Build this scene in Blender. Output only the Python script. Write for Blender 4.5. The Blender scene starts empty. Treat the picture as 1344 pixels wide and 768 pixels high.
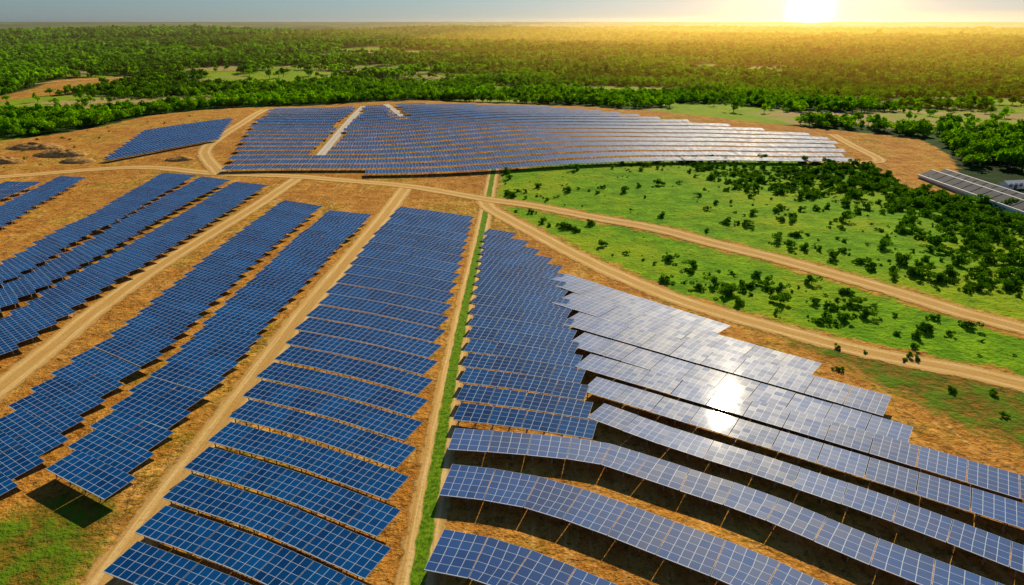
import bpy, math, random, bmesh
import numpy as np
from mathutils import Vector
random.seed(5); rng=np.random.default_rng(5)
scene=bpy.context.scene
scene.view_settings.view_transform='Standard'
scene.view_settings.look='None'
scene.view_settings.exposure=0
SUN_AZ=math.radians(20); SUN_EL=math.radians(28)

# ---------------------------------------------------------------- helpers
def sm(a,b,x):
    t=np.clip((x-a)/(b-a),0,1); return t*t*(3-2*t)
def tz(x,y):
    x=np.asarray(x,float); y=np.asarray(y,float)
    z=0.9*np.sin(x/38+.6)*np.sin(y/55+1)+.5*np.sin(x/23+y/47)
    z=z+7*np.exp(-((x-30)/260)**2-((y-430)/130)**2)
    r=np.hypot(x,y)
    z=z+sm(700,2500,r)*(12*np.sin(x/900+1)*np.sin(y/700)+7*np.sin(x/310+y/520))
    return z
def T(x,y): return float(tz(x,y))
def hsh(ix,iy,s):
    n=np.sin(ix*127.1+iy*311.7+s*74.7)*43758.5453
    return n-np.floor(n)
def vn(x,y,s=0):
    x=np.asarray(x,float);y=np.asarray(y,float)
    ix=np.floor(x);iy=np.floor(y);fx=x-ix;fy=y-iy
    fx=fx*fx*(3-2*fx);fy=fy*fy*(3-2*fy)
    return (hsh(ix,iy,s)*(1-fx)+hsh(ix+1,iy,s)*fx)*(1-fy)+(hsh(ix,iy+1,s)*(1-fx)+hsh(ix+1,iy+1,s)*fx)*fy
def fbm(x,y,s=0,o=4):
    a=.5;t=0;n=0
    for i in range(o):
        t=t+a*vn(x,y,s+i);n+=a;x=x*2.03+3.1;y=y*2.03+1.7;a*=.5
    return t/n
def sdf_poly(x,y,poly):
    d=np.full(x.shape,1e9);ins=np.zeros(x.shape,bool)
    n=len(poly)
    for i in range(n):
        ax,ay=poly[i];bx,by=poly[(i+1)%n]
        ex,ey=bx-ax,by-ay
        t=np.clip(((x-ax)*ex+(y-ay)*ey)/(ex*ex+ey*ey+1e-9),0,1)
        d=np.minimum(d,np.hypot(x-ax-t*ex,y-ay-t*ey))
        c=((ay>y)!=(by>y))&(x<(bx-ax)*(y-ay)/((by-ay) if by!=ay else 1e-9)+ax)
        ins^=c
    return np.where(ins,d,-d)
def dist_line(x,y,pl):
    d=np.full(x.shape,1e9)
    for (ax,ay),(bx,by) in zip(pl[:-1],pl[1:]):
        ex,ey=bx-ax,by-ay
        t=np.clip(((x-ax)*ex+(y-ay)*ey)/(ex*ex+ey*ey+1e-9),0,1)
        d=np.minimum(d,np.hypot(x-ax-t*ex,y-ay-t*ey))
    return d
def smooth_line(pl,step):
    P=[np.array(p,float) for p in pl]
    P=[2*P[0]-P[1]]+P+[2*P[-1]-P[-2]]
    out=[]
    for i in range(1,len(P)-2):
        a,b,c,d=P[i-1],P[i],P[i+1],P[i+2]
        n=max(1,int(np.linalg.norm(c-b)/step))
        for k in range(n):
            t=k/n
            out.append(.5*((2*b)+(c-a)*t+(2*a-5*b+4*c-d)*t*t+(3*b-a-3*c+d)*t**3))
    out.append(P[-2]); return out
def link(o):
    scene.collection.objects.link(o);return o
def mesh_obj(name,V,F,mats,mi=None,uv=None,smooth=False,do_link=True):
    me=bpy.data.meshes.new(name);me.from_pydata([tuple(v) for v in V],[],F)
    for m in mats: me.materials.append(m)
    if mi is not None: me.polygons.foreach_set('material_index',mi)
    if uv is not None:
        l=me.uv_layers.new(name='UVMap'); l.data.foreach_set('uv',np.array(uv,dtype=np.float32).ravel())
    if smooth: me.polygons.foreach_set('use_smooth',[True]*len(me.polygons))
    me.update()
    o=bpy.data.objects.new(name,me)
    if do_link: link(o)
    return o
# node helper
class NT:
    def __init__(s,name):
        s.m=bpy.data.materials.new(name);s.m.use_nodes=True;s.t=s.m.node_tree;s.t.nodes.clear()
        s.out=s.n('ShaderNodeOutputMaterial')
    def n(s,typ,**k):
        nd=s.t.nodes.new(typ)
        for a,b in k.items(): setattr(nd,a,b)
        return nd
    def l(s,a,b): s.t.links.new(a,b)
    def setin(s,sock,v):
        if isinstance(v,bpy.types.NodeSocket): s.l(v,sock)
        else: sock.default_value=v
    def math(s,op,a,b=0.0,clamp=False):
        nd=s.n('ShaderNodeMath',operation=op,use_clamp=clamp);s.setin(nd.inputs[0],a);s.setin(nd.inputs[1],b);return nd.outputs[0]
    def mr(s,v,a,b,c=0.0,d=1.0):
        nd=s.n('ShaderNodeMapRange',interpolation_type='SMOOTHSTEP');s.setin(nd.inputs[0],v)
        for i,q in enumerate((a,b,c,d)): s.setin(nd.inputs[i+1],q)
        return nd.outputs[0]
    def mix(s,f,a,b,bt='MIX'):
        nd=s.n('ShaderNodeMix',data_type='RGBA',blend_type=bt);s.setin(nd.inputs[0],f)
        s.setin(nd.inputs[6],a if isinstance(a,bpy.types.NodeSocket) else (*a,1));s.setin(nd.inputs[7],b if isinstance(b,bpy.types.NodeSocket) else (*b,1));return nd.outputs[2]
    def noise(s,vec,sc,det=4,rough=.55,dist=0):
        nd=s.n('ShaderNodeTexNoise');s.l(vec,nd.inputs['Vector']);nd.inputs['Scale'].default_value=sc;nd.inputs['Detail'].default_value=det;nd.inputs['Roughness'].default_value=rough;nd.inputs['Distortion'].default_value=dist;return nd.outputs[0]
    def attr(s,name): 
        nd=s.n('ShaderNodeAttribute');nd.attribute_name=name;return nd.outputs['Fac']
    def bsdf(s,**k):
        nd=s.n('ShaderNodeBsdfPrincipled')
        for a,b in k.items(): s.setin(nd.inputs[a.replace('_',' ')],b)
        return nd

# ---------------------------------------------------------------- site plan (metres)
R1=[(-11.0,30),(-10.8,56),(-10.8,77),(-10.9,107),(-10.5,143),(-9.6,190),(-8.7,239),(-7.7,290)]
R2=[(-47.4,30),(-47.2,57.6),(-47,72),(-46.8,85.5),(-46.3,106.6),(-45.5,137.7),(-43.8,166.7),(-41.7,210),(-40.6,252),(-40,262)]
R3=[(-90,50),(-90.9,95.5),(-91.7,120.4),(-92.9,141.3),(-92.4,165),(-89.5,196.7),(-86.7,228.6),(-85.2,272)]
R4=[(-330,262),(-224,272),(-210,278),(-178,293),(-155,294),(-120,279),(-87,272),(-63,265),(-39,258.5),(-9,242),(7.5,234),(27,220),(45,206.6),(59.6,190),(72,176),(82.5,162),(91.3,149.6),(98.6,138),(106.5,129),(114.3,120),(150,85)]
R5=[(-10,240),(-7,229),(6.6,203.5),(18.7,180.7),(28.8,163.7),(39,149),(48.6,138.7),(58.6,129.5),(67.7,121.6),(76.5,115.8),(85,111),(91,106.6),(99.6,101.3),(140,78)]
R6=[(-120,279),(-145,324),(-152,361),(-158,412),(-172,490)]
R7=[(172,372),(168,340),(165,308),(157,301),(135,303)]
R8=[(-104,494),(-96,400),(-88,310)]
R9=[(-90,502),(-66,425)]
RF=[(-620,600),(-500,700),(-452,800),(-400,900),(-330,950),(-250,1150)]
SOIL=[(-340,330),(-268,360),(-255,378),(-243,408),(-240,466),(-200,505),(-150,522),(-65,532),(16,517),(90,445),(145,405),(180,388),(215,366),(203,318),(165,242),(147,250),(152,284),(148,303),(98,309),(43,299),(-4,286),(-6,243),(-7,232),(6,206),(19,184),(29,167),(39,152.5),(48.6,142),(58.6,133),(67.7,125),(76.5,119),(85,114),(99.6,104),(150,78),(150,10),(-200,10),(-360,200)]
MEADOW=[(-6,288),(43,303),(98,314),(150,308),(156,284),(152,250),(170,235),(200,205),(215,150),(190,90),(150,74),(99,101),(76,115),(58,129),(39,148),(18,180),(-8,230)]
DRY1=[(-74,64),(-66.7,71.5),(-64.6,77.5),(-60.2,80),(-53,78),(-51.5,69.7),(-51.5,50),(-74,50)]
DRY2=[(57,125),(65,110),(72,95),(80,84),(90,76),(130,70),(98.7,100),(75.7,115)]
DIRTFAR=[(-560,560),(-440,600),(-455,680),(-500,780),(-415,890),(-385,850),(-410,740),(-395,640),(-420,540),(-560,500)]
def clear_noise(x,y):
    r=np.hypot(x,y)
    return fbm(x/150+5,y/110+2,3)-.03*sm(500,1500,r)
CLEARS=[(-352,968,110,40),(-64,828,70,35),(60,680,60,35),(232,440,22,16),(300,895,80,40),(33,1119,130,50),(-327,1282,200,60),(-600,1500,220,60),(500,1500,220,70),(-120,650,45,18),(-250,620,40,20),(150,1700,260,90),(-900,2300,400,120),(300,2600,500,160),(1100,2300,300,120),(-1300,1900,300,90),(-250,2100,330,90)]
def clear_mask(x,y):
    m=sm(.58,.65,clear_noise(x,y))
    for cx,cy,a,b in CLEARS:
        w=fbm(x/35,y/35,9)*.9
        m=np.maximum(m,1-sm(.7,1.1,np.hypot((x-cx)/a,(y-cy)/b)+w-.45))
    return m

# ---------------------------------------------------------------- materials
def mat_ground():
    g=NT('ground_mat')
    pos=g.n('ShaderNodeNewGeometry').outputs['Position']
    big=g.noise(pos,.03,3,.6);mid=g.noise(pos,.16,4,.65);fine=g.noise(pos,.9,4,.7);tiny=g.noise(pos,3.5,2,.6)
    # soil
    st=g.n('ShaderNodeMapping');g.l(pos,st.inputs[0]);st.inputs['Scale'].default_value=(1,.12,1);st.inputs['Rotation'].default_value=(0,0,.1)
    streak=g.noise(st.outputs[0],.9,4,.65)
    soil=g.mix(g.mr(mid,.35,.65),(.50,.195,.022),(.84,.41,.062))
    soil=g.mix(g.mr(streak,.48,.66,0,.75),soil,(.94,.56,.15))
    soil=g.mix(g.mr(big,.42,.60,.55,0),soil,(.44,.17,.022))
    soil=g.mix(g.mr(fine,.50,.66,0,.8),soil,(.19,.08,.012))
    soil=g.mix(g.mr(tiny,.52,.75,0,.6),soil,(.90,.55,.15))
    weed=g.math('MULTIPLY',g.mr(big,.48,.62),g.mr(fine,.40,.56))
    soil=g.mix(g.math('MULTIPLY',weed,.6),soil,(.20,.20,.010))
    # meadow
    mead=g.mix(g.mr(mid,.3,.7),(.12,.31,.002),(.26,.50,.004))
    mead=g.mix(g.mr(big,.45,.65,0,.7),mead,(.38,.48,.006))
    mead=g.mix(g.mr(fine,.5,.72,0,.85),mead,(.04,.13,.003))
    mead=g.mix(g.mr(tiny,.55,.8,0,.4),mead,(.36,.44,.012))
    dry=g.mix(g.mr(fine,.35,.65),(.32,.17,.018),(.10,.15,.008))
    dry=g.mix(g.mr(mid,.45,.6),dry,(.13,.23,.008))
    # forest floor / far canopy
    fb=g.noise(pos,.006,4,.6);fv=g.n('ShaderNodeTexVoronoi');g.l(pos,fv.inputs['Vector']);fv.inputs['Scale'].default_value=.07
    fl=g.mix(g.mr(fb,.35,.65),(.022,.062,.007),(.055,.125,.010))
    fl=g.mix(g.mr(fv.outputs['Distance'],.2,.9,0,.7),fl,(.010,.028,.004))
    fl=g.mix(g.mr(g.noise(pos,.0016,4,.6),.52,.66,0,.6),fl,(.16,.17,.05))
    jit=g.math('ADD',g.math('MULTIPLY',g.math('SUBTRACT',mid,.5),16.0),g.math('MULTIPLY',g.math('SUBTRACT',fine,.5),7.0))
    def m(attr,w=1.2,k=1.0): return g.mr(g.math('ADD',g.attr(attr),g.math('MULTIPLY',jit,k)),-w,w)
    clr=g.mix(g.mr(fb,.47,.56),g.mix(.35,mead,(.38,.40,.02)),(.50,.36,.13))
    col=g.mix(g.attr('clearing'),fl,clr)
    col=g.mix(m('meadow',2),col,mead)
    col=g.mix(m('soil',1.0,.6),col,soil)
    col=g.mix(m('dirtfar',4,1),col,soil)
    col=g.mix(m('dry',3.0,.7),col,dry)
    bump=g.n('ShaderNodeBump');bump.inputs['Strength'].default_value=1;bump.inputs['Distance'].default_value=.7
    hh=g.math('ADD',g.math('MULTIPLY',mid,1.6),g.math('ADD',g.math('MULTIPLY',fine,.6),g.math('MULTIPLY',tiny,.14)))
    g.l(hh,bump.inputs['Height'])
    b=g.bsdf(Base_Color=col,Roughness=.95);b.inputs['Specular IOR Level'].default_value=.05
    g.l(bump.outputs[0],b.inputs['Normal']);g.l(b.outputs[0],g.out.inputs[0]);return g.m
def mat_road(name,green=False,pale=False):
    g=NT(name)
    pos=g.n('ShaderNodeNewGeometry').outputs['Position']
    uv=g.n('ShaderNodeUVMap').outputs[0];sx=g.n('ShaderNodeSeparateXYZ');g.l(uv,sx.inputs[0]);v=sx.outputs[1]
    av=g.math('ABSOLUTE',v)
    mid=g.noise(pos,.35,4,.65);fine=g.noise(pos,1.8,4,.7)
    st=g.n('ShaderNodeMapping');g.l(uv,st.inputs[0]);st.inputs['Scale'].default_value=(.05,5,1)
    streak=g.noise(st.outputs[0],2.2,4,.6)
    a,b_=((.72,.66,.52),(.84,.78,.64)) if pale else ((.80,.47,.13),(.95,.69,.29))
    col=g.mix(g.mr(streak,.3,.7),a,b_)
    track=g.math('ABSOLUTE',g.math('SUBTRACT',av,.42))
    col=g.mix(g.mr(track,.06,.22,0,.6),col,(.58,.30,.06) if not pale else (.6,.52,.4))
    col=g.mix(g.mr(fine,.5,.75,0,.6),col,(.44,.23,.05))
    if green:
        w=g.math('ADD',av,g.math('MULTIPLY',g.math('SUBTRACT',mid,.5),.35))
        gc=g.mix(g.mr(fine,.35,.65),(.06,.16,.005),(.22,.38,.010))
        col=g.mix(g.mr(w,.36,.24),col,gc)
    al=g.mr(g.math('ADD',av,g.math('ADD',g.math('MULTIPLY',g.math('SUBTRACT',mid,.5),.7),g.math('MULTIPLY',g.math('SUBTRACT',fine,.5),.3))),.92,.68)
    bump=g.n('ShaderNodeBump');bump.inputs['Strength'].default_value=.6;bump.inputs['Distance'].default_value=.25
    g.l(g.math('ADD',streak,g.math('MULTIPLY',fine,.4)),bump.inputs['Height'])
    b=g.bsdf(Base_Color=col,Roughness=.95,Alpha=al);b.inputs['Specular IOR Level'].default_value=.05
    g.l(bump.outputs[0],b.inputs['Normal']);g.l(b.outputs[0],g.out.inputs[0]);return g.m
def mat_panel(name,ior,coat,lo,hi):
    g=NT(name)
    uv=g.n('ShaderNodeUVMap').outputs[0];sx=g.n('ShaderNodeSeparateXYZ');g.l(uv,sx.inputs[0])
    def line(c,scale,w):   # 1 on a line
        f=g.math('FRACT',g.math('MULTIPLY',c,scale));d=g.math('MINIMUM',f,g.math('SUBTRACT',1.0,f))
        return g.mr(d,w*.6,w,1,0)
    lu=line(sx.outputs[0],1.0,.034);lv=line(sx.outputs[1],1.0,.024)
    frame=g.math('MAXIMUM',g.math('MAXIMUM',lu,lv),g.math('LESS_THAN',sx.outputs[1],.08))
    cu=line(sx.outputs[0],6.0,.06);cv=line(sx.outputs[1],10.0,.06)
    cell=g.math('MAXIMUM',cu,cv)
    # module to module tone
    fl=g.n('ShaderNodeVectorMath',operation='FLOOR');g.l(uv,fl.inputs[0])
    wn=g.n('ShaderNodeTexWhiteNoise',noise_dimensions='3D')
    rv=g.attr('tone');cmb=g.n('ShaderNodeCombineXYZ');g.l(rv,cmb.inputs[2])
    ad=g.n('ShaderNodeVectorMath',operation='ADD');g.l(fl.outputs[0],ad.inputs[0]);g.l(cmb.outputs[0],ad.inputs[1]);g.l(ad.outputs[0],wn.inputs[0])
    tone=g.math('ADD',g.math('MULTIPLY',wn.outputs[0],.5),g.math('MULTIPLY',rv,.5))
    col=g.mix(tone,lo,hi)
    col=g.mix(g.math('MULTIPLY',cell,.15),col,(.03,.14,.42))
    col=g.mix(frame,col,(.62,.70,.74))
    rough=g.math('ADD',.50,g.math('MULTIPLY',wn.outputs[0],.1))
    b=g.bsdf(Base_Color=col,Roughness=rough,IOR=ior)
    b.inputs['Coat Weight'].default_value=coat;b.inputs['Coat Roughness'].default_value=.052;b.inputs['Coat IOR'].default_value=1.3
    # micro tilt between modules
    sub=g.n('ShaderNodeVectorMath',operation='SUBTRACT');g.l(wn.outputs[1],sub.inputs[0]);sub.inputs[1].default_value=(.5,.5,.5)
    scl=g.n('ShaderNodeVectorMath',operation='SCALE');g.l(sub.outputs[0],scl.inputs[0]);scl.inputs['Scale'].default_value=.008
    nrm=g.n('ShaderNodeNewGeometry').outputs['Normal'];a2=g.n('ShaderNodeVectorMath',operation='ADD');g.l(nrm,a2.inputs[0]);g.l(scl.outputs[0],a2.inputs[1])
    nn=g.n('ShaderNodeVectorMath',operation='NORMALIZE');g.l(a2.outputs[0],nn.inputs[0])
    g.l(nn.outputs[0],b.inputs['Normal']);g.l(nn.outputs[0],b.inputs['Coat Normal'])
    g.l(b.outputs[0],g.out.inputs[0]);return g.m
def mat_simple(name,col,rough=.6,metal=0,var=.25,scale=2.0,spec=.5):
    g=NT(name);pos=g.n('ShaderNodeNewGeometry').outputs['Position'];n=g.noise(pos,scale,2)
    c=g.mix(g.mr(n,.3,.7),tuple(q*(1-var) for q in col),tuple(min(1,q*(1+var*.5)) for q in col))
    b=g.bsdf(Base_Color=c,Roughness=rough,Metallic=metal);b.inputs['Specular IOR Level'].default_value=spec;g.l(b.outputs[0],g.out.inputs[0]);return g.m
def mat_leaf(name,a,b_,c_):
    g=NT(name);r=g.n('ShaderNodeObjectInfo').outputs['Random'];t=g.attr('leaf')
    pos=g.n('ShaderNodeNewGeometry').outputs['Position'];n=g.noise(pos,.012,2);n2=g.noise(pos,.0035,3,.6)
    col=g.mix(r,a,b_);col=g.mix(g.mr(n,.4,.65,0,.8),col,c_)
    col=g.mix(g.mr(n2,.47,.60,0,.65),col,(.022,.075,.006))
    col=g.mix(g.math('MULTIPLY',t,.5),col,tuple(q*1.4 for q in c_))
    d=g.n('ShaderNodeBsdfDiffuse');g.l(col,d.inputs[0]);tr=g.n('ShaderNodeBsdfTranslucent')
    g.l(g.mix(1,col,(1.35,1.5,.35),'MULTIPLY'),tr.inputs[0])
    mx=g.n('ShaderNodeMixShader');mx.inputs[0].default_value=.5;g.l(d.outputs[0],mx.inputs[1]);g.l(tr.outputs[0],mx.inputs[2])
    g.l(mx.outputs[0],g.out.inputs[0]);return g.m
M_ground=mat_ground();M_road=mat_road('dirt_road_mat');M_track=mat_road('grass_track_mat',green=True);M_pale=mat_road('pale_track_mat',pale=True)
M_panelA=mat_panel('panel_glass_low_sheen',1.12,.12,(.001,.040,.155),(.002,.115,.36))  # same panels as the next, reflectance lowered to hold down grey sheen
M_panelB=mat_panel('panel_glass_high_sheen',1.30,.30,(.003,.045,.18),(.010,.11,.38))  # same panels, index and coat raised to put in the pale sky sheen
M_alu=mat_simple('aluminium_frame',(.6,.6,.6),.5,.2);M_back=mat_simple('panel_backsheet',(.10,.10,.11),.7)
M_steel=mat_simple('galvanised_post',(.45,.36,.24),.6,.2)
M_leaf=mat_leaf('foliage',(.08,.21,.003),(.19,.40,.005),(.28,.48,.006));M_leafd=mat_leaf('foliage_dark',(.040,.115,.005),(.09,.21,.007),(.11,.24,.007))
M_bark=mat_simple('bark',(.12,.08,.05),.9)

# ---------------------------------------------------------------- ground
def axis(lo,hi,step,far,grow=1.06,step0=None):
    a=list(np.arange(lo,hi+.01,step));s=step;x=a[-1]
    while x<far: s*=grow;x+=s;a.append(x)
    return a
ax=axis(-250,230,1.6,45000);neg=[];s=1.6;x=-250
while x>-45000: s*=1.06;x-=s;neg.append(x)
xs=np.array(neg[::-1]+ax)
ys=np.array([-600,-300,-150,-80,-40,-15,0,12,22,30,36]+axis(40,540,1.6,60000))
X,Y=np.meshgrid(xs,ys);Xf=X.ravel();Yf=Y.ravel();Zf=tz(Xf,Yf)
nx,ny=len(xs),len(ys)
me=bpy.data.meshes.new('ground')
co=np.stack([Xf,Yf,Zf],1).astype(np.float32)
idx=np.arange(nx*ny).reshape(ny,nx)
q=np.stack([idx[:-1,:-1],idx[:-1,1:],idx[1:,1:],idx[1:,:-1]],-1).reshape(-1,4)
me.vertices.add(len(co));me.vertices.foreach_set('co',co.ravel())
me.loops.add(q.size);me.loops.foreach_set('vertex_index',q.ravel().astype(np.int32))
me.polygons.add(len(q));me.polygons.foreach_set('loop_start',np.arange(0,q.size,4,dtype=np.int32));me.polygons.foreach_set('loop_total',np.full(len(q),4,dtype=np.int32))
me.update(calc_edges=True);me.validate()
me.polygons.foreach_set('use_smooth',np.ones(len(q),bool))
def addattr(me,n,v):
    a=me.attributes.new(n,'FLOAT','POINT');a.data.foreach_set('value',np.asarray(v,dtype=np.float32))
soil=sdf_poly(Xf,Yf,SOIL)
for pl,w in ((R4,4.6),(R5,4.6),(R6,6),(R7,4.5)): soil=np.maximum(soil,w-dist_line(Xf,Yf,pl))
addattr(me,'soil',np.clip(soil,-60,60));addattr(me,'meadow',np.clip(sdf_poly(Xf,Yf,MEADOW),-60,60))
addattr(me,'dry',np.clip(np.maximum(sdf_poly(Xf,Yf,DRY1),sdf_poly(Xf,Yf,DRY2)),-60,60))
addattr(me,'dirtfar',np.clip(np.maximum(sdf_poly(Xf,Yf,DIRTFAR),-60),-60,60));addattr(me,'clearing',clear_mask(Xf,Yf))
me.materials.append(M_ground);link(bpy.data.objects.new('ground',me))

def ribbon(name,pl,w,mat,lift=.05,step=1.5):
    P=smooth_line(pl,step);V=[];F=[];uv=[];L=0;cols=6
    for i,p in enumerate(P):
        t=P[min(i+1,len(P)-1)]-P[max(i-1,0)];t=t/np.linalg.norm(t);n=np.array([-t[1],t[0]])
        if i: L+=np.linalg.norm(P[i]-P[i-1])
        for c in range(cols+1):
            s=(c/cols*2-1);q=p+n*s*w/2;V.append((q[0],q[1],T(q[0],q[1])+lift));uv.append((L,s))
    for i in range(len(P)-1):
        for c in range(cols):
            a=i*(cols+1)+c;F.append((a+1,a+cols+2,a+cols+1,a))
    luv=[uv[k] for f in F for k in f]
    o=mesh_obj(name,V,F,[mat],uv=luv,smooth=True)
    return o
for i,(pl,w,m,l) in enumerate([(R1,6.2,M_track,.05),(R2,7.5,M_road,.05),(R3,7.5,M_road,.05),(R4,8.5,M_road,.09),(R5,8.0,M_road,.07),(R6,8.5,M_road,.11),(R7,7.5,M_road,.08),(R8,5.5,M_pale,.12),(R9,5.0,M_pale,.12),(RF,12,M_road,.3)]):
    ribbon('dirt_road',pl,w,m,l,step=1.5 if i<9 else 8)

# spoil heaps left on the bare ground by the entrance track
def mound(cx,cy,rx,ry,h,seed):
    V=[];F=[];n=26
    for j in range(n+1):
        for i in range(n+1):
            u,v=i/n*2-1,j/n*2-1;r=math.hypot(u,v)
            x,y=cx+u*rx,cy+v*ry
            z=h*max(0,1-r*r)**.8*(.55+.9*float(fbm(np.array(x/2.5),np.array(y/2.5),seed)))-(.3 if r>.98 else 0)
            V.append((x,y,T(x,y)+z-.05))
    for j in range(n):
        for i in range(n):
            a=j*(n+1)+i;F.append((a,a+1,a+n+2,a+n+1))
    return mesh_obj('dirt_mound',V,F,[M_heap])
M_heap=mat_simple('spoil_earth',(.62,.34,.10),.95,0,.5,.8,.05)
for a in ((-212,322,13,6,2.6,1),(-196,308,8,5,1.8,2),(-228,306,10,5,2.2,3),(-236,340,14,7,2.4,4),(-150,309,7,4,1.5,5)): mound(*a)

# ---------------------------------------------------------------- solar arrays
class Arr:
    def __init__(s,clear=False): s.V=[];s.F=[];s.m=[];s.uv=[];s.t=[];s.clear=clear  # clear selects the panel material with the raised sheen
    def box8(s,c,mats,uvtop=None,tone=0):
        b=len(s.V);s.V+=c;s.t+=[tone]*8
        fs=[(4,5,6,7),(3,2,1,0),(0,1,5,4),(1,2,6,5),(2,3,7,6),(3,0,4,7)]
        for k,f in enumerate(fs):
            s.F.append(tuple(b+i for i in f));s.m.append(mats[k])
            s.uv+= uvtop if (k==0 and uvtop) else [(0,0)]*4
    def post(s,x,y,z0,z1,r=.07):
        c=[(x-r,y-r,z0),(x+r,y-r,z0),(x+r,y+r,z0),(x-r,y+r,z0),(x-r,y-r,z1),(x+r,y-r,z1),(x+r,y+r,z1),(x-r,y+r,z1)]
        s.box8(c,[2]*6)
    def table(s,line,depth,hn=2.5,hf=2.5,seg=6.0,mod=1.3,rows=4,skip=None,posts=True,gap=.10):
        """line = far edge polyline, left->right; table extends `depth` to the near side"""
        P=smooth_line(line,.5) if len(line)>2 else [np.array(line[0],float)+(np.array(line[1],float)-np.array(line[0],float))*k/40 for k in range(41)]
        D=[0]
        for a,b in zip(P[:-1],P[1:]): D.append(D[-1]+np.linalg.norm(b-a))
        Pn=np.array(P);D=np.array(D);L=D[-1];n=max(1,round(L/seg));
        def at(d): return np.array([np.interp(d,D,Pn[:,0]),np.interp(d,D,Pn[:,1])])
        def nor(d):
            t=at(min(d+2,L))-at(max(d-2,0));t/=np.linalg.norm(t);return np.array([t[1],-t[0]])
        for k in range(n):
            d0=k*L/n+gap/2;d1=(k+1)*L/n-gap/2
            a,b=at(d0),at(d1);na,nb=nor(k*L/n),nor((k+1)*L/n)
            if skip and skip(.5*(a+b)+.5*depth*na): continue
            an,bn=a+na*depth,b+nb*depth
            j=random.uniform(-.04,.04)
            zs=[T(*an)+hn+j,T(*bn)+hn+j,T(*b)+hf+j,T(*a)+hf+j]
            th=.09;pts=[an,bn,b,a]
            c=[(p[0],p[1],z-th) for p,z in zip(pts,zs)]+[(p[0],p[1],z) for p,z in zip(pts,zs)]
            nm=max(1,round((d1-d0)/mod));u0=random.randint(0,50)
            s.box8(c,[0,1,3,3,3,3],[(u0,0),(u0+nm,0),(u0+nm,rows),(u0,rows)],random.random())
            if posts:
                for f in (.12,.62):
                    pp=a+(b-a)*f
                    for g_ in (.16,.84):
                        q_=pp+(na+(nb-na)*f)*depth*g_
                        zt=T(*q_)+hf+(hn-hf)*g_-.12
                        s.post(q_[0],q_[1],T(*q_)-.2,zt)
    def done(s,name='solar_panel_array'):
        o=mesh_obj(name,s.V,s.F,[M_panelB if s.clear else M_panelA,M_back,M_steel,M_alu],s.m,s.uv)
        a=o.data.attributes.new('tone','FLOAT','POINT');a.data.foreach_set('value',np.array(s.t,dtype=np.float32))
        return o
def lerp(a,b,t): return a+(b-a)*t
# centre-left column
A=Arr();n=25
for i in range(n):
    y=220.7-6.45*i;f=i/(n-1)
    xl=lerp(-37.1,-45.4,f)+random.uniform(-.5,.5);xr=lerp(-11.9,-14.3,f)
    drop=lerp(8.7,15.5,min(1,f*1.1));xm=lerp(xl,xr,.5)
    A.table([(xl,y),(xm,y-drop*.45),(xr,y-drop)],lerp(4.9,4.8,sm(.5,.8,f)),hn=1.6,hf=2.05,seg=5,rows=4)
A.done()
# centre-right column
A=Arr();n=18
for i in range(n):
    f=i/(n-1);y=lerp(199,96,f);xl=lerp(-7.0,-8.3,f);xr=13.2
    xr={0:1.5,1:5,2:8,3:11}.get(i,13.2)
    drop=lerp(10,5.5,f)*(xr-xl)/21
    A.table([(xl,y),(lerp(xl,xr,.5),y-drop*.45),(xr,y-drop)],lerp(4.8,4.4,f),hn=1.6,hf=2.1,seg=5)
A.done()
# long curved rows at the front
A=Arr(True)
A.table([(-8.3,66.6),(-1.1,64.4),(5.9,60.6),(12.3,56.8),(16.5,54),(21,50)],6.4,hn=1.5,hf=1.9,rows=5)
A.table([(-8.4,79.8),(-1.2,78.3),(5.4,76.1),(13.5,71.7),(21.1,67),(28.8,62.2),(35.3,56.9),(45,49)],6.4,hn=1.5,hf=1.8,rows=5)
A.table([(-8.7,89.1),(3.2,87.4),(13.9,85),(22.2,80.2),(32.8,74),(43.7,65.5),(53.2,58.9),(68,48)],5.3,hn=1.5,hf=1.7)
A.table([(15,96.7),(26.3,88.4),(35.8,82.6),(48.2,74.4),(55.2,69.2),(61,64.6),(80,51)],5.4,hn=1.6,hf=1.65)
A.done()
# right block
A=Arr(True)
for l,d in (([(13.9,161.2),(45.5,129.1)],8.6),([(14.2,147.7),(57.1,111.9)],8.3),([(14.5,135.6),(63.6,99.8)],7.6),([(14.6,124.9),(62.1,90.4)],7.0),([(14.7,114.9),(70.6,78.2),(100,58)],6.2),([(14.8,105.6),(66.3,72.2),(92,54)],5.8)):
    A.table(l,d,hn=1.8,hf=1.90,rows=5,gap=.14)
A.done()
# left columns running away from the camera
def column(L0,L1,R0,R1,pitch,depth,drop,hn=1.8,hf=2.2,jit=.8):
    A=Arr();n=int(abs(L0[1]-L1[1])/pitch)
    off=R0[1]-L0[1]
    grp=0
    for i in range(n+1):
        f=i/n
        if i%4==0: grp=random.uniform(-jit,jit)
        l=(lerp(L0[0],L1[0],f)+grp,lerp(L0[1],L1[1],f));r=(lerp(R0[0],R1[0],f)+grp,lerp(L0[1]+off,L1[1]-drop,f))
        A.table([l,r],depth,hn=hn,hf=hf,seg=7.5,gap=.18)
    return A.done()
column((-76.2,225),(-81,75),(-61.5,217.7),(-68,63),5.2,4.6,9)
column((-59,213),(-64.4,85),(-44.6,209),(-52,78.9),5.2,4.6,7)
column((-103,254),(-107.4,112),(-88.5,247),(-96,100),5.4,4.7,11)
column((-121,265),(-117.5,128),(-107,257),(-109.6,118),5.4,4.7,10)
column((-141,274),(-129.3,150),(-125,268),(-120,138),5.4,4.7,10)
column((-181,272),(-167.4,200),(-168.9,269),(-153,186),5.6,4.8,10)
column((-196,262),(-192,215),(-182,262),(-176,205),5.6,4.8,8)
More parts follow.
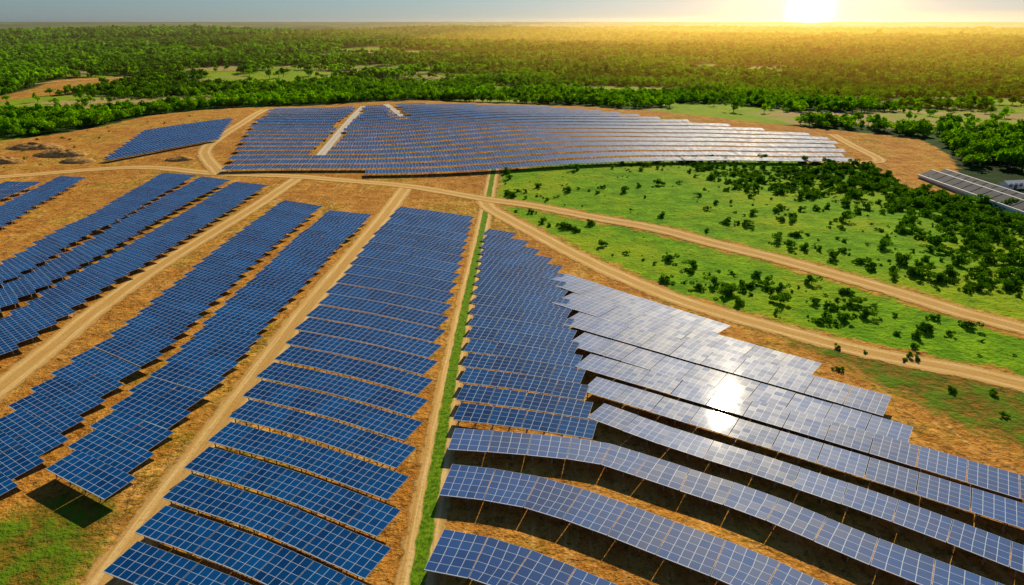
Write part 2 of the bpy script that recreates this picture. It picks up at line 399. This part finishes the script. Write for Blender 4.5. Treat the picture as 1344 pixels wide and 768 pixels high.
# small field
A=Arr()
for i in range(11):
    f=i/10;A.table([(lerp(-200,-184,f),lerp(376,308,f)),(lerp(-167,-151,f),lerp(414,352,f))],4.4,hn=1.3,hf=1.9,seg=8,mod=1.6,rows=2)
A.done()
# big far field on the rise
BX=[-130,-119.5,-62.9,-10.2,41.6,97.3,147,170];BY=[273,273.7,278,285.7,291.8,300,300,297]
TX=[-165.5,-74.7,14.3,83.6,134.8,163.2];TY=[476.6,486,472,408.3,375,354.8]
path8=lambda p:(float(dist_line(np.array(p[0]),np.array(p[1]),R8))<3.8 and p[1]>315) or float(dist_line(np.array(p[0]),np.array(p[1]),R9))<3.6
A=Arr()
for k in range(20):
    pts=[]
    for x in np.arange(-170,165,5.0):
        y=np.interp(x,BX,BY)+k*10.6+3*math.sin(x/45+k*.12)
        xl=lerp(-119.5,-165.5,(y-273)/203)
        xr=lerp(151,166,(y-300)/55) if y>300 else 151
        if x<xl or x>xr or y>np.interp(x,TX,TY): continue
        pts.append((x,y+3))
    if k==0: pts=[p for p in pts if p[0]>-62]
    if len(pts)>3: A.table(pts,6.3,hn=1.6,hf=1.8,seg=4,mod=1.3,rows=3,skip=path8)
A.done()

# ---------------------------------------------------------------- long shed + white storage sheds
def quadbox(V,F,m,pts,z0,z1,mi):
    b=len(V);V+=[(p[0],p[1],z0) for p in pts]+[(p[0],p[1],z1) for p in pts]
    for f in [(4,5,6,7),(3,2,1,0),(0,1,5,4),(1,2,6,5),(2,3,7,6),(3,0,4,7)]: F.append(tuple(b+i for i in f));m.append(mi)
M_white=mat_simple('white_cladding',(.78,.77,.74),.6,0,.1,2,.2);M_dark=mat_simple('dark_roof',(.05,.055,.07),.4);M_grey=mat_simple('grey_roof_sheet',(.06,.07,.09),.8,0,.3,.6,.1)
shed=bpy.data.objects.new('long_shed',None);link(shed)
fl=np.array([163.,272.]);nl=np.array([166.,190.]);w=np.array([12.5,3.])
zb=T(168,235);V=[];F=[];m=[]
quadbox(V,F,m,[nl+w*.03,nl+w*.97,fl+w*.97,fl+w*.03],zb-1,zb+1.4,0)
o=mesh_obj('walls',V,F,[M_white],m);o.parent=shed
V=[];F=[];m=[]
for k in range(2):                       # two shallow mono-pitch roof bays rising away to the east
    s0,s1=k*.5+.03,k*.5+.45;n_=16
    for i in range(n_):
        a=nl+(fl-nl)*(i/n_+.003);b_=nl+(fl-nl)*((i+1)/n_-.003)
        c=[(*(a+w*s0),zb+1.6),(*(a+w*s1),zb+3.2),(*(b_+w*s1),zb+3.2),(*(b_+w*s0),zb+1.6)]
        bb=len(V);V+=c+[(p[0],p[1],p[2]+.15) for p in c]
        for f in [(4,5,6,7),(3,2,1,0),(0,1,5,4),(1,2,6,5),(2,3,7,6),(3,0,4,7)]: F.append(tuple(bb+i_ for i_ in f));m.append(0)
o=mesh_obj('roof',V,F,[M_grey],m);o.parent=shed
V=[];F=[];m=[]
for s_,zz in ((0,1.8),(.48,3.4),(.985,3.4)):
    p=fl+w*s_;q_=nl+w*s_;e=w*.022
    quadbox(V,F,m,[q_-e,q_+e,p+e,p-e],zb+1.0,zb+zz,0)
o=mesh_obj('gutters',V,F,[M_white],m);o.parent=shed
def white_shed(cx,cy,L,W,H,ang):
    e=bpy.data.objects.new('storage_shed',None);link(e);e.location=(cx,cy,T(cx,cy));e.rotation_euler=(0,0,ang)
    V=[(-L/2,-W/2,-.3),(L/2,-W/2,-.3),(L/2,W/2,-.3),(-L/2,W/2,-.3),(-L/2,-W/2,H),(L/2,-W/2,H),(L/2,W/2,H),(-L/2,W/2,H),(-L/2,0,H+W*.22),(L/2,0,H+W*.22)]
    F=[(0,1,5,4),(2,3,7,6),(1,2,6,9,5),(3,0,4,8,7)]
    o=mesh_obj('walls',V,F,[M_white]);o.parent=e
    ov=.4;R=[(-L/2-ov,-W/2-ov,H-.1),(L/2+ov,-W/2-ov,H-.1),(L/2+ov,0,H+W*.22+.08),(-L/2-ov,0,H+W*.22+.08),(-L/2-ov,W/2+ov,H-.1),(L/2+ov,W/2+ov,H-.1)]
    o=mesh_obj('roof',R,[(0,1,2,3),(3,2,5,4)],[M_white]);o.parent=e;md=o.modifiers.new('s','SOLIDIFY');md.thickness=.08
    V=[];F=[];m=[]
    for k in range(4):
        x=-L/2+L*(k+.5)/4;quadbox(V,F,m,[(x-.7,-W/2-.03),(x+.7,-W/2-.03),(x+.7,-W/2+.1),(x-.7,-W/2+.1)],1.0 if k!=1 else 0,2.2,0)
    o=mesh_obj('doors_windows',V,F,[M_dark],m);o.parent=e
white_shed(189,254,9,4,2.0,.2);white_shed(196,245,9,4,2.0,.25)

# ---------------------------------------------------------------- vegetation sources
def crown(V,F,att,cx,cy,cz,rx,rz,n,size,seed):
    r=np.random.default_rng(seed)
    lobes=[(r.normal(0,.42,3)*np.array([rx,rx,rz*.8]),r.uniform(.4,.6)) for _ in range(8)]
    for i in range(n):
        lc,lr=lobes[r.integers(8)]
        d=r.normal(0,1,3);d/=np.linalg.norm(d)
        p=np.array([cx,cy,cz])+lc+d*lr*np.array([rx,rx,rz])*r.uniform(.6,1.0)
        if p[2]<.1:p[2]=.1+r.uniform(0,.3)
        nrm=d+r.normal(0,.3,3)+np.array([0,0,.35]);nrm/=np.linalg.norm(nrm)
        t=np.cross(nrm,r.normal(0,1,3));t/=np.linalg.norm(t);b=np.cross(nrm,t);s=size*r.uniform(.6,1.3)
        k=len(V);V+=[p+t*s,p+b*s*.8,p-t*s,p-b*s*.8];F.append((k,k+1,k+2,k+3));v=r.random()**2;att+= [v]*4
def limb(V,F,att,a,b,ra,rb,n=6):
    a=np.array(a,float);b=np.array(b,float);d=(b-a)/np.linalg.norm(b-a);t=np.cross(d,(0.3,1,.2));t/=np.linalg.norm(t);u_=np.cross(d,t);k=len(V)
    for p,r_ in ((a,ra),(b,rb)):
        for i in range(n):
            w_=2*math.pi*i/n;V.append(p+(t*math.cos(w_)+u_*math.sin(w_))*r_);att.append(0)
    for i in range(n): F.append((k+i,k+(i+1)%n,k+n+(i+1)%n,k+n+i))
def make_plant(name,kind,seed,mat):
    r=np.random.default_rng(seed);V=[];F=[];att=[]
    if kind!='shrub':
        limb(V,F,att,(0,0,-.3),(0.1,0,2.6),.22,.13)
        for k in range(4):
            w_=k*1.6+r.random();limb(V,F,att,(0.1,0,1.9+.2*k),(1.3*math.cos(w_),1.3*math.sin(w_),3.4+.3*k),.1,.03,5)
        nb=len(F);crown(V,F,att,0,0,3.6,2.9,2.2,*((300,.50) if kind=='tree' else (110,.8)),seed)
    else:
        for k in range(3):
            w_=k*2.1+r.random();limb(V,F,att,(0,0,-.2),(.7*math.cos(w_),.7*math.sin(w_),1.1),.07,.03,5)
        nb=len(F);crown(V,F,att,0,0,1.0,1.75,1.15,700,.20,seed)
    o=mesh_obj(name,V,F,[mat,M_bark],[1]*nb+[0]*(len(F)-nb),do_link=False)
    a=o.data.attributes.new('leaf','FLOAT','POINT');a.data.foreach_set('value',np.array(att,dtype=np.float32));return o
def make_coll(name,objs):
    c=bpy.data.collections.new(name)
    for o in objs:c.objects.link(o)
    return c
C_tree=make_coll('tree_kinds',[make_plant('tree_kind','tree',s,M_leaf if s%3 else M_leafd) for s in range(6)])
C_far=make_coll('far_tree_kinds',[make_plant('far_tree_kind','fartree',s+40,M_leaf if s%3 else M_leafd) for s in range(6)])
C_shrub=make_coll('shrub_kinds',[make_plant('shrub_kind','shrub',s+20,M_leafd) for s in range(5)])
def scatter(name,x,y,sc,coll,sink=0.0):
    n=len(x);me=bpy.data.meshes.new(name);me.vertices.add(n)
    me.vertices.foreach_set('co',np.stack([x,y,tz(x,y)-sink],1).astype(np.float32).ravel())
    addattr(me,'sc',sc);addattr(me,'rz',rng.uniform(0,6.28,n));addattr(me,'sz',sc*rng.uniform(.75,1.25,n))
    o=link(bpy.data.objects.new(name,me));t=bpy.data.node_groups.new(name+'_gn','GeometryNodeTree')
    t.interface.new_socket('Geometry',in_out='INPUT',socket_type='NodeSocketGeometry');t.interface.new_socket('Geometry',in_out='OUTPUT',socket_type='NodeSocketGeometry')
    N=t.nodes.new;gi=N('NodeGroupInput');go=N('NodeGroupOutput');ip=N('GeometryNodeInstanceOnPoints');ci=N('GeometryNodeCollectionInfo')
    ci.inputs[0].default_value=coll;ci.inputs[1].default_value=True;ci.inputs[2].default_value=True
    def at(nm):
        a=N('GeometryNodeInputNamedAttribute');a.data_type='FLOAT';a.inputs[0].default_value=nm;return a.outputs[0]
    cr=N('ShaderNodeCombineXYZ');cs=N('ShaderNodeCombineXYZ');K=t.links.new
    K(at('rz'),cr.inputs[2]);s_=at('sc');K(s_,cs.inputs[0]);K(s_,cs.inputs[1]);K(at('sz'),cs.inputs[2])
    K(gi.outputs[0],ip.inputs['Points']);K(ci.outputs[0],ip.inputs['Instance']);ip.inputs['Pick Instance'].default_value=True
    K(cr.outputs[0],ip.inputs['Rotation']);K(cs.outputs[0],ip.inputs['Scale']);K(ip.outputs[0],go.inputs[0])
    md=o.modifiers.new('scatter','NODES');md.node_group=t;return o
# forest
def forest(bands,coll):
    fx=[];fy=[];fs=[]
    for r0,r1,sp,sc in bands:
        area=(math.radians(100)/2)*(r1*r1-r0*r0);n=int(area/sp**2)
        r=np.sqrt(rng.uniform(r0*r0,r1*r1,n));a=rng.uniform(-math.radians(50),math.radians(50),n)
        x=r*np.sin(a);y=r*np.cos(a)
        ok=(sdf_poly(x,y,SOIL)+fbm(x/20,y/20,4)*14-7<-4)&(sdf_poly(x,y,MEADOW)<-2)&(dist_line(x,y,R4)>9)&(dist_line(x,y,R6)>9)&(dist_line(x,y,R7)>7)&(dist_line(x,y,RF)>9)&(sdf_poly(x,y,DIRTFAR)<-3)
        ok&=rng.random(n)>clear_mask(x,y)*.97
        ok&=~((x>150)&(x<210)&(y>175)&(y<290))
        ok&=~((x<-200)&(y<330))
        x=x[ok];y=y[ok];fx.append(x);fy.append(y);fs.append(sc*rng.uniform(.6,1.25,len(x))*(.8+.5*fbm(x/60,y/60,6)))
    fx=np.concatenate(fx);fy=np.concatenate(fy);fs=np.concatenate(fs);scatter('forest',fx,fy,fs,coll,.3)
forest(((230,800,4.8,1.0),),C_tree)
forest(((800,1400,7.2,1.35),(1400,2600,12,1.9),(2600,5200,24,3.2)),C_far)
# meadow shrubs
n=11000;x=rng.uniform(-5,215,n);y=rng.uniform(75,312,n)
md_=sdf_poly(x,y,MEADOW)
band=fbm(x/38+1,y/38,11)*.55+fbm((x*.8-y*.6)/40,(x*.6+y*.8)/8,12)*.6
right=sm(75,165,x+ .15*(y-150))
pr=sm(.62,.74,band+.12*right)*.4+.06+.25*right*sm(.5,.62,band+.1*right)
ok=(md_>3)&(dist_line(x,y,R4)>6.5)&(dist_line(x,y,R5)>6)&(rng.random(n)<pr)
x=x[ok];y=y[ok];scatter('meadow_shrubs',x,y,(.16+rng.random(len(x))**2.0*.95)*(.9+.55*sm(70,160,x)),C_shrub)
# scrubby growth on the bare ground
n=1500;x=rng.uniform(-260,160,n);y=rng.uniform(60,520,n)
ok=(sdf_poly(x,y,DRY2)>-3)|((sdf_poly(x,y,SOIL)>0)&(x<-205)&(rng.random(n)<.5))
x=x[ok];y=y[ok];scatter('dry_scrub',x,y,rng.uniform(.2,.5,len(x)),C_shrub)

# ---------------------------------------------------------------- haze, sky, sun
def haze_mat(name,col,den,an):
    g=NT(name);vs=g.n('ShaderNodeVolumeScatter');vs.inputs['Color'].default_value=(*col,1);vs.inputs['Density'].default_value=den;vs.inputs['Anisotropy'].default_value=an
    g.l(vs.outputs[0],g.out.inputs['Volume']);return g.m
V=[];F=[];m=[];quadbox(V,F,m,[(-14000,500),(14000,500),(14000,9000),(-14000,9000)],-80,80,0)
mesh_obj('haze',V,F,[haze_mat('haze_mat',(1,.60,.24),.00012,.84)])
for (cx,cy,sx_,sy_,sz_,den) in ((1500,2300,2700,2250,105,.00013),(1150,1900,1500,1750,105,.00040)):  # volumes added for the sun's glow, its orange put into the scatter colour
    bm=bmesh.new();bmesh.ops.create_uvsphere(bm,u_segments=64,v_segments=32,radius=1)
    me=bpy.data.meshes.new('haze');bm.to_mesh(me);bm.free();me.materials.append(haze_mat('sun_glow_haze_mat',(1,.40,.03),den,.78))
    o=link(bpy.data.objects.new('haze',me));o.location=(cx,cy,-20);o.scale=(sx_,sy_,sz_);o.rotation_euler=(0,0,-.42)

w=bpy.data.worlds.new('World');scene.world=w;w.use_nodes=True;t=w.node_tree;t.nodes.clear()
N=t.nodes.new;K=t.links.new
wo=N('ShaderNodeOutputWorld');bg=N('ShaderNodeBackground');sky=N('ShaderNodeTexSky');sky.sky_type='NISHITA';sky.sun_disc=False
sky.sun_elevation=SUN_EL;sky.sun_rotation=SUN_AZ;sky.air_density=1.0;sky.dust_density=.3;sky.ozone_density=3
tint=N('ShaderNodeMix');tint.data_type='RGBA';tint.blend_type='MULTIPLY';tint.inputs[0].default_value=1;tint.inputs[7].default_value=(.54,.72,1.0,1)
K(sky.outputs[0],tint.inputs[6]);bg.inputs[1].default_value=.066;K(tint.outputs[2],bg.inputs[0])
# low sun glow on the horizon
tc=N('ShaderNodeTexCoord');dt=N('ShaderNodeVectorMath');dt.operation='DOT_PRODUCT';nz=N('ShaderNodeVectorMath');nz.operation='NORMALIZE'
K(tc.outputs['Generated'],nz.inputs[0]);K(nz.outputs[0],dt.inputs[0]);e=math.radians(.7)
az=math.radians(21.98);dt.inputs[1].default_value=(math.sin(az)*math.cos(e),math.cos(az)*math.cos(e),math.sin(e))
def mth(op,a,b):
    nd=N('ShaderNodeMath');nd.operation=op
    for i,q_ in enumerate((a,b)):
        if isinstance(q_,bpy.types.NodeSocket):K(q_,nd.inputs[i])
        else: nd.inputs[i].default_value=q_
    return nd.outputs[0]
d=mth('MAXIMUM',dt.outputs['Value'],0.0)
g1=mth('MULTIPLY',mth('POWER',d,9000.0),20.0);g2=mth('MULTIPLY',mth('POWER',d,260.0),1.1);g3=mth('MULTIPLY',mth('POWER',d,26.0),.40)
def bgn(col,st):
    b_=N('ShaderNodeBackground');b_.inputs[0].default_value=(*col,1);K(st,b_.inputs[1]);return b_.outputs[0]
def addsh(a,b_):
    q_=N('ShaderNodeAddShader');K(a,q_.inputs[0]);K(b_,q_.inputs[1]);return q_.outputs[0]
K(addsh(addsh(bg.outputs[0],bgn((1,.85,.5),g1)),addsh(bgn((1,.54,.10),g2),bgn((1,.40,.12),g3))),wo.inputs[0])

sd=bpy.data.lights.new('sun','SUN');sd.energy=5;sd.angle=math.radians(.5);sd.color=(1,.86,.60)
so=link(bpy.data.objects.new('sun',sd));so.location=(60,200,150)
dirv=Vector((math.sin(SUN_AZ)*math.cos(SUN_EL),math.cos(SUN_AZ)*math.cos(SUN_EL),math.sin(SUN_EL)))
so.rotation_euler=dirv.to_track_quat('Z','Y').to_euler()

cd=bpy.data.cameras.new('camera');cd.lens=24;cd.sensor_width=36;cd.clip_end=100000;cd.clip_start=.5
cam=link(bpy.data.objects.new('camera',cd));cam.location=(0,0,60);cam.rotation_euler=(math.radians(90)-math.atan(356/896),0,0)
scene.camera=cam
